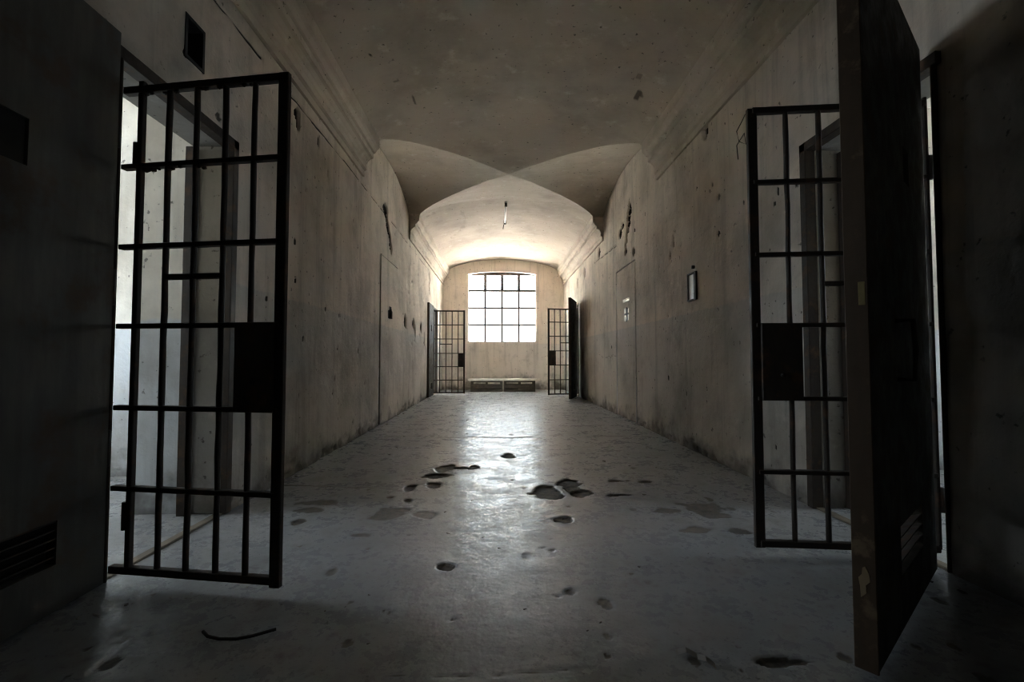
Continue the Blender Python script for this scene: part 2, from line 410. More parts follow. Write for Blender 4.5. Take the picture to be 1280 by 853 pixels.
# ------------------------------------------------------------------ window wall
WX0, WX1, WZ0, WZ1 = -0.95, 1.235, 1.51, 3.76
us = lines([(XL - .04, XR + .04, 0.04)], [WX0, WX1]); vs = lines([(-.05, ZTOP, 0.04)], [WZ0, WZ1])
def arch(U, V, X, Y, Z):
    t = (U - (WX0 + WX1) / 2) / ((WX1 - WX0) / 2)
    sel = (np.abs(V - WZ1) < 1e-4) & (np.abs(t) < 1.001)
    Z = Z.copy(); Z[sel] = WZ1 - 0.09 * t[sel] ** 2 + 0.03; return X, Y, Z
wb = [(1.65, 3.72, .12, .015, .02, .5), (1.5, 0.5, .3, .06, .006, .25)]
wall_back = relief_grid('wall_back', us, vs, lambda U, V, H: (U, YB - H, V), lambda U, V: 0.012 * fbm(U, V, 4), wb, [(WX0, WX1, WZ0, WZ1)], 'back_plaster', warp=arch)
tag(wall_back, 'far end wall of warm cream plaster below the vault', 'wall', kind='structure')
# reveal of the big window, part of the end wall
RV = 0.30
n = 12; vv = []; ff = []
prof = [(WX0, WZ0), (WX1, WZ0)]
for i in range(n + 1):
    t = 1 - 2 * i / n; prof.append(((WX0 + WX1) / 2 + t * (WX1 - WX0) / 2, WZ1 - 0.09 * t * t + 0.03))
for (x, z) in prof: vv += [(x, YB - 0.012, z), (x, YB + RV, z)]
m = len(prof)
for i in range(m): j = (i + 1) % m; ff.append((2 * i, 2 * i + 1, 2 * j + 1, 2 * j))
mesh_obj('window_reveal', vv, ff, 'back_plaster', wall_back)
# wall behind the viewer
o = box('wall_front', XL - 0.1, XR + 0.1, Y0 - 0.15, Y0, 0, ZTOP, 'wall_plaster', bevel=0); tag(o, 'plain plaster end wall behind the viewer', 'wall', kind='structure')

# ------------------------------------------------------------------ ceiling: barrel vault, cross vault bay, light-blocking slab
def prof_p(u): q = np.clip(1 - np.asarray(u) ** 2, 0, 1); return 0.5 * q + 0.5 * np.sqrt(q)
def zmain(x): u = (x - (NXL + NXR) / 2) / ((NXR - NXL) / 2); return SPR + (APEX - SPR) * prof_p(u)
def lump(x, y): return 0.012 * fbm(np.asarray(x) * 1.3, np.asarray(y) * 1.9 + 40, 4)
ceiling = empty('ceiling'); tag(ceiling, 'cream plaster barrel vault with a cross vault bay', 'ceiling', kind='structure')
def barrel(y0, y1):
    us = (NXL + NXR) / 2 + (NXR - NXL) / 2 * np.sin(np.linspace(-math.pi / 2, math.pi / 2, 81)); vs = lines([(y0, y1, 0.07)])
    sc = [(1.60, 5.05, .06, .13, .02, .5), (1.52, 4.75, .04, .07, .015, .4), (-1.1, 4.9, .05, .07, .01, .45), (-1.25, 4.45, .03, .04, .01, .6), (-1.0, 5.3, .04, .12, .008, .5), (-1.2, 5.8, .03, .05, .01, .6)]
    ring = [(-1.45, 9.3), (-1.1, 9.25), (-.8, 9.4), (-.72, 10.0), (-.78, 10.6), (-1.0, 11.1), (-1.3, 11.6)]
    for k in range(60):
        t = random.uniform(0, len(ring) - 1.001); i = int(t); f = t - i
        sc.append((ring[i][0] * (1 - f) + ring[i + 1][0] * f + random.uniform(-.04, .04), ring[i][1] * (1 - f) + ring[i + 1][1] * f + random.uniform(-.05, .05), random.uniform(.03, .07), random.uniform(.05, .14), .002, random.uniform(.27, .36)))
    o = relief_grid('barrel_vault', us, vs, lambda U, V, H: (U, V, zmain(U) - H), lambda U, V: lump(U, V) * np.minimum(1, 6 * np.minimum(U - NXL, NXR - U)) * np.minimum(1, 6 * np.abs(V - (BAY0 if V.min() < 0 else BAY1))), sc, [], 'vault_plaster', parent=ceiling)
barrel(Y0, BAY0); barrel(BAY1, YB + 0.02)
cx, hx = (NXL + NXR) / 2, (NXR - NXL) / 2; cyb, hy = (BAY0 + BAY1) / 2, (BAY1 - BAY0) / 2
def lump_b(x, y): return lump(x, y) * max(0, min(1, 6 * (1 - abs((y - cyb) / hy)) * hy))
def field(name, fn, nu=30, nv=60):
    vv = []; ff = []
    for i in range(nu + 1):
        for j in range(nv + 1): vv.append(fn(i / nu, -1 + 2 * j / nv))
    for i in range(nu):
        for j in range(nv): a = i * (nv + 1) + j; ff.append((a, a + 1, a + nv + 2, a + nv + 1))
    return mesh_obj(name, vv, ff, 'vault_plaster', ceiling, smooth=True)
for sg in (-1, 1):       # continuation of the barrel over the bay: triangular fields
    def fn(a, t, sg=sg):
        q = math.sin((1 - a) * math.pi / 2); v = sg * q; u = math.sin(t * math.pi / 2) * q; x = cx + u * hx; y = cyb + v * hy
        return (x, y, SPR + (APEX - SPR) * float(prof_p(u)) - SAG * (1 - abs(v)) - float(lump_b(x, y)))
    field('vault_field', fn)
for sg in (-1, 1):       # lunettes running to the side walls
    xw = (XL - 0.03) if sg < 0 else (XR + 0.03)
    uw = abs((xw - cx) / hx)
    def fn(a, t, sg=sg, uw=uw):
        v = math.sin(t * math.pi / 2); u = sg * (abs(v) + (uw - abs(v)) * a); x = cx + u * hx; y = cyb + v * hy
        return (x, y, SPR + (APEX - SPR) * float(prof_p(v)) - SAG * max(0.0, 1 - abs(u)) - float(lump_b(x, y)))
    field('lunette', fn)
box('light_block_slab', -8, 8, Y0 - 0.3, YB + 0.15, ZTOP - 0.01, ZTOP + 0.2, 'vault_plaster', ceiling, bevel=0)  # unseen slab added over vault and cells to keep stray light out

# cornices
PROF = [(-0.03, 3.36), (0.03, 3.36), (0.03, 3.43), (0.055, 3.45), (0.055, 3.52), (0.075, 3.56), (0.11, 3.59), (0.14, 3.60), (0.14, 3.66), (0.165, 3.67), (0.19, 3.71), (0.215, 3.73), (0.215, SPR + 0.03), (-0.03, SPR + 0.03)]
def cornice(n, x, sign, y0, y1, label):
    k = max(8, int((y1 - y0) / 0.05)); vv = []; ff = []; m = len(PROF)
    for i in range(k + 1):
        y = y0 + (y1 - y0) * i / k
        chip = (0.02 if n > 2 else 0.008) * max(0.0, float(fbm(np.array(y * 3.1 + 7 * n), np.array(2.2 * n), 3)) - 0.05)
        for (d, z) in PROF:
            w = 0.003 * float(vnoise(np.array(y * 4 + z * 9), np.array(z * 7 + n)))
            dd = d - (chip * 2.5 + w if d > 0.05 and z < SPR else 0)
            vv.append((x + sign * dd, y + (0.03 * float(vnoise(np.array(z * 14.0), np.array(d * 20 + n))) if i in (0, k) and y0 > -2 and 0 < z < SPR and d > 0 and y < 14 else 0), z))
    for i in range(k):
        for j in range(m): a = i * m + j; b = i * m + (j + 1) % m; ff.append((a, b, b + m, a + m))
    ff.append(tuple(range(m))[::-1]); ff.append(tuple(range(k * m, k * m + m)))
    o = mesh_obj('trim_%d' % n, vv, ff, 'trim_plaster'); tag(o, label, 'cornice', kind='structure'); return o
cornice(1, XL, 1, Y0, BAY0, 'moulded plaster cornice along the near left wall')
cornice(2, XR, -1, Y0, BAY0, 'moulded plaster cornice along the near right wall')
cornice(3, XL, 1, BAY1, YB, 'chipped plaster cornice on the left beyond the cross vault')
cornice(4, XR, -1, BAY1, YB, 'chipped plaster cornice on the right beyond the cross vault')

# ------------------------------------------------------------------ cells behind the openings
def cell(name, x, sign, op, label, y_near, y_far, depth=3.9, win=(1.0, 1.2, 1.45), wall_t=0.58, off=0.0, pale=False):
    """room off the corridor: doorway reveal, four walls, floor, ceiling and a window facing the doorway unless off moves it to aim its light"""
    y0, y1, z0, z1 = op
    root = empty(name); tag(root, label, 'wall', kind='structure')
    xi = x + sign * wall_t; xo = xi + sign * depth; H = 3.3
    yc = (y0 + y1) / 2 + off; ww, wh, wz = win
    xs = x - sign * 0.004
    xm = x + sign * 0.25; zh = z1 + 0.55
    mesh_obj('doorway_reveal', [(xs, y0, 0), (xm, y0, 0), (xm, y0, z1), (xs, y0, z1), (xs, y1, 0), (xm, y1, 0), (xm, y1, z1), (xs, y1, z1)],
             [(0, 1, 2, 3), (4, 7, 6, 5)], 'cell_plaster' if pale else 'reveal_plaster', root)
    mesh_obj('lintel', [(xs, y0, z1), (xm, y0, z1), (xm, y1, z1), (xs, y1, z1), (xm, y0, zh), (xm, y1, zh)], [(0, 1, 2, 3), (1, 4, 5, 2)], 'soffit_shade', root)
    mesh_obj('inner_reveal', [(xm, y0, 0), (xi, y0, 0), (xi, y0, zh), (xm, y0, zh), (xm, y1, 0), (xi, y1, 0), (xi, y1, zh), (xm, y1, zh)],
             [(0, 1, 2, 3), (4, 7, 6, 5), (3, 2, 6, 7)], 'cell_plaster', root)
    mesh_obj('cell_floor', [(x, y0, 0.0), (xi, y0, 0.0), (xi, y_near, 0.0), (xo, y_near, 0.0), (xo, y_far, 0.0), (xi, y_far, 0.0), (xi, y1, 0.0), (x, y1, 0.0)], [tuple(range(8))], 'concrete_floor', root)
    mesh_obj('cell_ceiling', [(xi, y_near, H), (xo, y_near, H), (xo, y_far, H), (xi, y_far, H)], [(0, 1, 2, 3)], 'cell_plaster', root)
    mesh_obj('cell_side', [(xi, y_near, 0), (xo, y_near, 0), (xo, y_near, H), (xi, y_near, H)], [(0, 1, 2, 3)], 'cell_plaster', root)
    mesh_obj('cell_side', [(xi, y_far, 0), (xo, y_far, 0), (xo, y_far, H), (xi, y_far, H)], [(0, 1, 2, 3)], 'cell_plaster', root)
    def holed(nm, xx, a0, a1, b0, b1, c0, c1):
        v = []; f = []
        ys = [a0, b0, b1, a1]; zs = [0, c0, c1, H]
        for yy in ys:
            for zz in zs: v.append((xx, yy, zz))
        for i in range(3):
            for j in range(3):
                if i == 1 and j == 1: continue
                f.append((i * 4 + j, (i + 1) * 4 + j, (i + 1) * 4 + j + 1, i * 4 + j + 1))
        mesh_obj(nm, v, f, 'cell_plaster', root)
    holed('cell_inner_wall', xi, y_near, y_far, y0, y1, 0.0, z1 + 0.55)
    holed('cell_outer_wall', xo, y_near, y_far, yc - ww / 2, yc + ww / 2, wz, wz + wh)
    xr = xo + sign * 0.3; v = []
    for xx in (xo, xr): v += [(xx, yc - ww / 2, wz), (xx, yc + ww / 2, wz), (xx, yc + ww / 2, wz + wh), (xx, yc - ww / 2, wz + wh)]
    mesh_obj('cell_window_reveal', v, [(0, 1, 5, 4), (1, 2, 6, 5), (2, 3, 7, 6), (3, 0, 4, 7)], 'cell_plaster', root)
    for k in range(4):
        yy = yc - ww / 2 + ww * (k + 0.5) / 4; tube('window_bar', [(xr - sign * 0.1, yy, wz), (xr - sign * 0.1, yy, wz + wh)], 0.012, 'gate_iron', root)
    portal('portal_' + name, (xr, yc, wz + wh / 2), (0, math.pi / 2 * sign, 0), wh, ww)
    return root
cell('wall_left_near_cell', XL, -1, L_OPEN[0], 'pale plaster cell behind the near left doorway', 0.6, 4.0, depth=2.0, win=(1.6, 2.25, 0.95), off=0.32)
cell('wall_right_near_cell', XR, 1, R_OPEN[0], 'pale plaster cell behind the near right doorway', 0.6, 4.0, depth=2.8, win=(1.0, 1.6, 1.0))
cell('wall_right_middle_cell', XR, 1, R_OPEN[1], 'pale plaster cell behind the whitewashed right door', 5.2, 9.4, depth=1.6, win=(2.0, 2.0, 1.0), off=-0.9, pale=True)  # unseen window moved and reveal made pale so the spyholes look lit
cell('wall_left_far_cell', XL, -1, L_OPEN[2], 'pale plaster cell behind the far left doorway', 10.4, 14.4, depth=2.4, win=(2.3, 2.3, 0.8), off=-1.05)  # unseen window enlarged and shifted to throw light on the end wall
cell('wall_right_far_cell', XR, 1, R_OPEN[2], 'pale plaster cell behind the far right doorway', 10.0, 14.2, depth=2.4, win=(2.3, 2.3, 0.8), off=-0.95)  # its unseen window is likewise widened and moved to brighten the end wall
portal('portal_window', ((WX0 + WX1) / 2, YB + RV + 0.01, (WZ0 + WZ1) / 2), (-math.pi / 2, 0, 0), WX1 - WX0, WZ1 - WZ0 + 0.05)

yard = box('ground', -14, 15, YB + 0.45, 48, -0.45, -0.25, 'yard_gravel', bevel=0)
tag(yard, 'pale sunlit gravel yard outside the far window', 'ground', kind='structure')
# ------------------------------------------------------------------ big window
win = empty('window_1', ((WX0 + WX1) / 2, YB + 0.16, WZ0)); tag(win, 'large steel-framed window of sixteen panes in the far wall', 'window', kind='structure')
W = WX1 - WX0; hw = W / 2; HW = WZ1 - WZ0 + 0.03
rows = [0.0, 0.565, 1.115, 1.68, HW]
colx = [-hw, -hw + 0.25 * W, -hw + 0.5 * W, -hw + 0.75 * W, hw]
box('bottom_rail', -hw, hw, -.02, .02, 0, .03, 'window_iron', win)
box('top_rail', -hw, hw, -.025, .025, HW - .10, HW, 'window_iron', win)
for sx in (-1, 1): box('side_rail', sx * hw - .018, sx * hw + .018, -.02, .02, 0, HW, 'window_iron', win)
for xx in colx[1:-1]:
    box('mullion', xx - .03, xx + .03, -.018, .018, 0.03, rows[3], 'window_iron', win)
    box('upper_mullion', xx - .042, xx + .042, -.022, .022, rows[3], HW - .09, 'window_iron', win)
for i, zz in enumerate(rows[1:-1]): box('transom', -hw, hw, -.016, .016, zz - (.034 if i == 2 else .028), zz + (.034 if i == 2 else .028), 'window_iron', win)
for i in range(4):
    for j in range(4): box('pane', colx[i] + .016, colx[i + 1] - .016, -.003, .003, rows[j] + .012, rows[j + 1] - (.012 if j < 3 else .10), 'window_glass', win, bevel=0)
for xx in (-0.82, -.27, .3, .82):
    tube('outer_bar', [(xx, .1, 0), (xx, .1, HW)], 0.007, 'window_iron', win, 6)
box('sill', -hw - .02, hw + .02, -.18, -.02, -.02, .012, 'back_plaster', win)

# ------------------------------------------------------------------ plates with holes
def plate(name, w, h, t, holes, mat, parent, z0=0.0, nx=1, nz=1):
    """slab from x=0..w, y=0..t, z=z0..z0+h with rectangular holes (x0,x1,z0,z1) cut through"""
    xs = sorted({0.0, w, *[v for q in holes for v in q[:2]], *[w * i / nx for i in range(nx)]})
    zs = sorted({z0, z0 + h, *[v for q in holes for v in q[2:]], *[z0 + h * i / nz for i in range(nz)]})
    bm = bmesh.new(); V = {}
    def vert(i, j, k):
        if (i, j, k) not in V: V[(i, j, k)] = bm.verts.new((xs[i], (0, t)[k], zs[j]))
        return V[(i, j, k)]
    def solid(i, j):
        if i < 0 or j < 0 or i >= len(xs) - 1 or j >= len(zs) - 1: return False
        xc = (xs[i] + xs[i + 1]) / 2; zc = (zs[j] + zs[j + 1]) / 2
        return not any(a < xc < b and c < zc < d for a, b, c, d in holes)
    for i in range(len(xs) - 1):
        for j in range(len(zs) - 1):
            if not solid(i, j): continue
            for k in (0, 1): bm.faces.new([vert(i, j, k), vert(i + 1, j, k), vert(i + 1, j + 1, k), vert(i, j + 1, k)])
            for (di, dj, a, b) in ((-1, 0, (0, 0), (0, 1)), (1, 0, (1, 0), (1, 1)), (0, -1, (0, 0), (1, 0)), (0, 1, (0, 1), (1, 1))):
                if not solid(i + di, j + dj):
                    bm.faces.new([vert(i + a[0], j + a[1], 0), vert(i + b[0], j + b[1], 0), vert(i + b[0], j + b[1], 1), vert(i + a[0], j + a[1], 1)])
    return bm_obj(name, bm, mat, parent)

# whitewashed shut doors in the middle of both walls (local x runs along +y of the corridor)
def shut_door(n, x, sign, op, holes, label):
    y0, y1, z0, z1 = op
    root = empty('door_%d' % n, (x, y0, 0)); tag(root, label, 'door', kind='structure')
    g = 0.014
    pl = plate('door_leaf', y1 - y0 - 2 * g, z1 - g - .01, 0.05, holes, 'wall_plaster', root, z0=0.01, nx=6, nz=10)
    pl.location = (sign * 0.006, g, 0); pl.rotation_euler = (0, 0, math.pi / 2)
    if sign > 0: pl.location.x = sign * 0.004 + 0.05
    return root, pl
d1, _ = shut_door(1, XL - 0.004, -1, L_OPEN[1], [], 'whitewashed shut cell door in the left wall')
d1.children[0].location.x = 0.012
# broken spyhole in the left shut door, its dark hollow painted on as black patches
bm = bmesh.new()
for k in range(7):
    a = random.uniform(0, 6.28); q = random.uniform(0, .08)
    add_box(bm, .012, .017, 0.62 + q * math.cos(a) - .07, 0.62 + q * math.cos(a) + .06, 1.70 + q * math.sin(a) - .06, 1.70 + q * math.sin(a) + .07, 0.002)
bm_obj('broken_spyhole', bm, 'hollow_black', d1)
d2, p2 = shut_door(2, XR, 1, R_OPEN[1], [(0.33, 0.70, 1.935, 1.99), (0.38, 0.62, 1.62, 1.83)], 'whitewashed shut cell door with lit spyholes in the right wall')
box('spyhole_bar', 0.0, 0.02, 0.40, 0.62, 1.715, 1.745, 'gate_iron', d2); box('spyhole_bar', 0.0, 0.02, 0.475, 0.535, 1.60, 1.84, 'gate_iron', d2)
# recess backing of the left shut doorway
bm = bmesh.new(); add_box(bm, -0.25, -0.2, -.1, 1.26, 0, 2.7)
for a, b in ((-.06, -.004), (1.164, 1.22)): add_box(bm, -0.25, 0.0, a, b, 0, 2.7)
add_box(bm, -0.25, 0.0, -.1, 1.26, 2.584, 2.66)
bm_obj('doorway_backing', bm, 'cell_plaster', d1)

# iron door frames and thresholds
def door_frame(n, x, sign, op, label):
    y0, y1, z0, z1 = op
    root = empty('trim_%d' % n, (x, y0, 0)); tag(root, label, 'door frame', kind='structure')
    w = y1 - y0
    def seg(nm, a0, a1, b0, b1):
        box(nm, min(-sign * .022, sign * .05), max(-sign * .022, sign * .05), a0, a1, b0, b1, 'frame_iron', root, 0.004)
    seg('jamb', w - .015, w + .045, 0, z1 + .05); seg('jamb', -.012, .0, 0, z1 + .05); seg('head', -.035, w + .045, z1 - .012, z1 + .05)
    # inner frame a hand's breadth inside the reveal
    xi = sign * 0.24
    box('inner_jamb', xi - .03, xi + .03, w - .05, w, 0, z1 - .02, 'frame_iron', root, .004)
    box('inner_jamb', xi - .03, xi + .03, 0, .035, 0, z1 - .02, 'frame_iron', root, .004)
    box('threshold', min(sign * .0, sign * .05), max(sign * .0, sign * .05), 0, w, -.005, .009, 'stone_threshold', root, .004)
    return root
door_frame(5, XL, -1, L_OPEN[0], 'rusty iron frame of the near left doorway')
door_frame(6, XR, 1, R_OPEN[0], 'rusty iron frame of the near right doorway')
door_frame(7, XL, -1, L_OPEN[2], 'rusty iron frame of the far left doorway')
door_frame(8, XR, 1, R_OPEN[2], 'rusty iron frame of the far right doorway')

# ------------------------------------------------------------------ barred gates
def gate(label, hinge, end, rails, bars, plate_rng, short, zpost, wire=False, arm=0.0, crust=False, stile=.02):
    """local x from hinge to free stile; rails = heights; bars = local x"""
    dx, dy = end[0] - hinge[0], end[1] - hinge[1]; Lg = math.hypot(dx, dy)
    root = empty('barred_gate', (hinge[0], hinge[1], 0), math.atan2(dy, dx))
    tag(root, label, 'gate', 'iron barred cell gates')
    box('free_stile', Lg - .024, Lg + .024, -.012, .012, zpost[0], zpost[1], 'gate_iron', root, .003)
    hs = stile
    box('hinge_stile', -hs, hs, -.012, .012, zpost[0] + .02, zpost[1] + .02, 'gate_iron', root, .003)
    for k, zz in enumerate(rails):
        th = .016 if k in (0, len(rails) - 1) else .011
        box('rail', -arm, Lg, -.016, .016, zz - th, zz + th, 'gate_iron', root, .003)
    if crust:
        for zz in rails[-2:]:
            bm = bmesh.new()
            for k in range(14):
                xx = random.uniform(.0, Lg * (.8 if zz == rails[-1] else .45)); r = random.uniform(.005, .012)
                bmesh.ops.create_icosphere(bm, subdivisions=1, radius=r, matrix=Matrix.Translation((xx, random.uniform(-.008, .008), zz - .014 - r * random.uniform(.1, .6))) @ Matrix.Diagonal((random.uniform(.8, 1.8), 1, random.uniform(.7, 1.3), 1)))
            tag(bm_obj('rust_crust', bm, 'gate_iron', root), kind='stuff')
    for xb in bars:
        cut = plate_rng[0] < xb < plate_rng[1]
        segs = [(rails[0], rails[-1])]
        if cut: segs = [(rails[0], rails[2]), (rails[3], rails[-1])]
        if short and short[0] + .02 < xb < short[1] - .02 and short[3]: segs = [(rails[0], rails[3]), (short[2], rails[-1])]
        bm = bmesh.new()
        for a, b in segs:
            m = max(3, int((b - a) / .12)); add_tube(bm, [(xb + random.uniform(-.0015, .0015), random.uniform(-.0015, .0015), a + (b - a) * i / m) for i in range(m + 1)], .0125, 8, .07)
        bm_obj('bar', bm, 'gate_iron', root, smooth=True)
    if short: box('short_rail', short[0], short[1], -.014, .014, short[2] - .012, short[2] + .012, 'gate_iron', root, .003)
    lp = box('lock_plate', plate_rng[0], plate_rng[1], -.022, .022, rails[2] - .01, rails[3] + .01, 'gate_iron', root, .004)
    box('lock_bolt', plate_rng[1] - .01, plate_rng[1] + .033, -.012, .012, (rails[2] + rails[3]) / 2 - .02, (rails[2] + rails[3]) / 2 + .02, 'gate_iron', lp, .003)
    tube('keyhole', [((plate_rng[0] + plate_rng[1]) / 2, -.027, rails[2] + .12), ((plate_rng[0] + plate_rng[1]) / 2, .027, rails[2] + .12)], .013, 'rod_iron', lp)
    for zz in (rails[1] - .12, rails[-2] + .05): tube('hinge', [(-stile - .008, 0, zz - .06), (-stile - .008, 0, zz + .06)], .016, 'gate_iron', root)
    if wire:
        tube('wire', [(Lg + .03, .0, 2.28), (Lg + .05, .01, 2.24), (Lg + .075, .0, 2.19), (Lg + .06, -.01, 2.14), (Lg + .03, .0, 2.12), (Lg + .045, .02, 2.17), (Lg + .08, .01, 2.11), (Lg + .07, 0, 2.04)], .0025, 'gate_iron', root, 5)
    return root
random.seed(11)
Lg = math.hypot(0.692, 0.118)
gate('near left barred iron gate swung out in front of the bright doorway', (-1.617, 2.087), (-0.925, 1.969), [0.073, .426, .78, 1.143, 1.501, 1.867, 2.22],
     [Lg * k / 5 for k in range(1, 5)], (Lg - .20, Lg - .015), (Lg / 5, Lg * 3 / 5, 1.36, False), (0.045, 2.24), arm=0.088, crust=True, stile=.013)
Lr = math.hypot(.838, .098)
gate('near right barred iron gate half hidden behind the thick open door', (2.165, 2.205), (1.327, 2.303), [0.066, .424, .795, 1.169, 1.534, 1.913, 2.292],
     [Lr - .162 * k - .008 for k in range(1, 5)], (Lr - .22, Lr - .02), (Lr - .162 * 4 - .008, Lr - .162 * 2 - .008, 1.38, False), (0.045, 2.305), wire=True, stile=.008)
Lf = math.hypot(.82, .03)
fb_ = [Lf * k / 5 for k in range(1, 5)]; fr = [.07, .43, .80, 1.16, 1.53, 1.90, 2.25]
gate('far left barred iron gate open beside the bench', (-1.725, 12.38), (-0.906, 12.395), [.07, .41, .77, 1.13, 1.52, 1.90, 2.28], fb_, (Lf - .17, Lf - .015), (Lf / 5, Lf * 3 / 5, 1.38, False), (.045, 2.30))
gate('far right barred iron gate open beside the window', (2.085, 11.92), (1.323, 11.79), [.07, .44, .82, 1.19, 1.57, 1.94, 2.28], [.765 * k / 5 for k in range(1, 5)], (.765 - .18, .765 - .015), (.765 * 1 / 5, .765 * 3 / 5, 1.40, False), (.045, 2.30))

# ------------------------------------------------------------------ solid steel doors
def steel_door(label, hinge, end, zr, t, mat, vent, spy, handle=None, slat_n=4, back=False, marks=False, hz=(.32, 1.2, 2.28)):
    """local x: hinge -> free edge; y=0 is the face turned to the viewer, thickness goes to +y*sgn(t)"""
    dx, dy = end[0] - hinge[0], end[1] - hinge[1]; Lg = math.hypot(dx, dy)
    root = empty('steel_door', (hinge[0], hinge[1], 0), math.atan2(dy, dx))
    tag(root, label, 'door', 'solid steel cell doors')
    T = abs(t); sg = 1 if t > 0 else -1
    leaf = plate('leaf', Lg - .004, zr[1] - zr[0], T, [vent, spy], mat, root, z0=zr[0], nx=5, nz=10)
    if sg < 0: leaf.location.y = -T
    ys = (0.006, T - .006) if sg > 0 else (-T + .006, -.006)
    v0, v1, c0, c1 = vent
    for k in range(slat_n):
        z = c0 + (c1 - c0) * (k + .5) / slat_n; hh = (c1 - c0) / slat_n
        me = [(v0, ys[0], z - hh * .12), (v1, ys[0], z - hh * .12), (v1, ys[1], z + hh * .28), (v0, ys[1], z + hh * .28)]
        vv = me + [(a, b, c + .006) for a, b, c in me]
        mesh_obj('vent_slat', vv, [(0, 1, 2, 3), (7, 6, 5, 4), (0, 4, 5, 1), (1, 5, 6, 2), (2, 6, 7, 3), (3, 7, 4, 0)], 'gate_iron', root)
    if back:
        yb = (T - .005, T) if sg > 0 else (-T, -T + .005)
        box('vent_dark_backing', v0 - .005, v1 + .005, yb[0], yb[1], c0 - .005, c1 + .005, 'hollow_black', root, 0)  # solid dark sheet added behind the slats so the vent reads black
    a0, a1, b0, b1 = spy
    yy = (T * .3, T * .75) if sg > 0 else (-T * .75, -T * .3)
    box('spyhole_flap', a0 - .002, a1 + .002, yy[0], yy[1], b0 - .002, b1 + .002, 'hollow_black', root, .003)  # flap coloured near-black to stand for the dark of the spyhole
    y_in, y_out = (-.004, T + .004) if sg > 0 else (-T - .004, .004)
    box('edge_strip', Lg - .006, Lg + .004, y_in, y_out, zr[0], zr[1], 'edge_iron', root, .002)
    for zz in hz:
        hg = tube('hinge', [(-.012, (y_in + y_out) / 2, zz - .08), (-.012, (y_in + y_out) / 2, zz + .08)], .02, 'gate_iron', root)
        box('hinge_strap', -.03, .10, y_in - .006, y_in + .004, zz - .03, zz + .03, 'gate_iron', hg, .003)
    if handle:
        hx_, h0, h1, side = handle
        yh = (-.05 if side < 0 else .05) + (0 if (side < 0) == (sg > 0) else 0)
        fy = 0 if (side < 0) == (sg > 0) else (T if sg > 0 else -T)
        fy = {(-1, 1): 0.0, (1, 1): T, (-1, -1): -T, (1, -1): 0.0}[(side, sg)]
        tube('handle', [(hx_, fy, h0), (hx_, fy + side * .05, h0), (hx_ - .0, fy + side * .055, (h0 + h1) / 2), (hx_, fy + side * .05, h1), (hx_, fy, h1)], .009, 'gate_iron', root)
    if marks:
        box('paint_mark', Lg + .001, Lg + .0055, T * .25 * sg - .008, T * .25 * sg + .010, 1.17, 1.245, 'yellow_paint', root, .001)
        bm = bmesh.new()
        pts = [(-.010, .245), (.006, .262), (.004, .285), (.017, .30), (.014, .325), (.004, .345), (-.004, .338), (-.006, .318), (-.016, .305), (-.012, .28)]
        ra = [bm.verts.new((Lg + .002, T * .5 * sg + a, b)) for a, b in pts]; rb_ = [bm.verts.new((Lg + .0062, T * .5 * sg + a * .9, b)) for a, b in pts]
        bm.faces.new(ra); bm.faces.new(rb_)
        for k in range(len(pts)): bm.faces.new((ra[k], ra[(k + 1) % len(pts)], rb_[(k + 1) % len(pts)], rb_[k]))
        bm_obj('bare_patch', bm, 'bare_wood', root)
    return root
# near right: hinge (2.05,2.10) -> free edge (1.176,1.41); visible face looks back towards the viewer's right
Ld = math.hypot(.874, .69)
steel_door('thick dark steel cell door open at the near right of the corridor', (2.05, 2.10), (1.176, 1.41), (0.02, 2.50), -0.055, 'door_paint',
           (Ld - .80, Ld - .375, .21, .385), (Ld - .74, Ld - .63, 1.73, 1.88), handle=(Ld - .40, .92, 1.14, 1), marks=True)
# near left, folded flat on the wall
steel_door('grey streaked steel cell door folded flat against the near left wall', (-1.712, 2.075), (-1.712, 0.965), (0.02, 2.48), -0.044, 'grey_door_paint',
           (2.095 - 1.875, 2.095 - 1.50, .20, .37), (2.095 - 1.71, 2.095 - 1.60, 1.70, 1.875), slat_n=5, back=True, hz=(.60, 1.32, 2.04))
steel_door('dark steel cell door folded flat against the far left wall', (-1.712, 12.28), (-1.712, 11.45), (0.02, 2.40), -0.044, 'door_paint', (.2, .5, .2, .36), (.36, .46, 1.70, 1.86))
steel_door('dark steel cell door ajar against the far right wall', (2.06, 11.79), (1.755, 10.86), (0.02, 2.46), -0.055, 'door_paint', (.3, .65, .2, .37), (.45, .56, 1.72, 1.87), handle=(.8, .92, 1.14, 1))

# ------------------------------------------------------------------ bench under the window
bench = empty('bench', (0.2, 13.9, 0)); tag(bench, 'low bench with a pale plank top standing on dark crates below the window', 'bench')
for k in range(3): box('top_plank', -1.08 + .01 * k, 1.085 - .012 * k, -.27 + .18 * k, -.096 + .18 * k, .325, .375, 'pale_wood', bench, .005)
for (a, b) in ((-1.0, -.06), (.0, .93)):
    cr = empty('crate', (0, 0, 0), 0, bench)
    for yy in (-.24, .18):
        for q in range(3):
            xx = a + (b - a - .06) * q / 2; box('post', xx, xx + .06, yy, yy + .04, 0, .325, 'dark_wood', cr, .003)
        for (z0, z1) in ((.0, .075), (.105, .205), (.28, .325)): box('slat', a, b, yy - .012, yy + .01, z0, z1, 'dark_wood', cr, .003)
    box('bottom_board', a, b, -.23, .2, .0, .02, 'dark_wood', cr, .003)
box('middle_leg', -.047, -.013, -.22, .2, 0, .325, 'pale_wood', bench, .004)

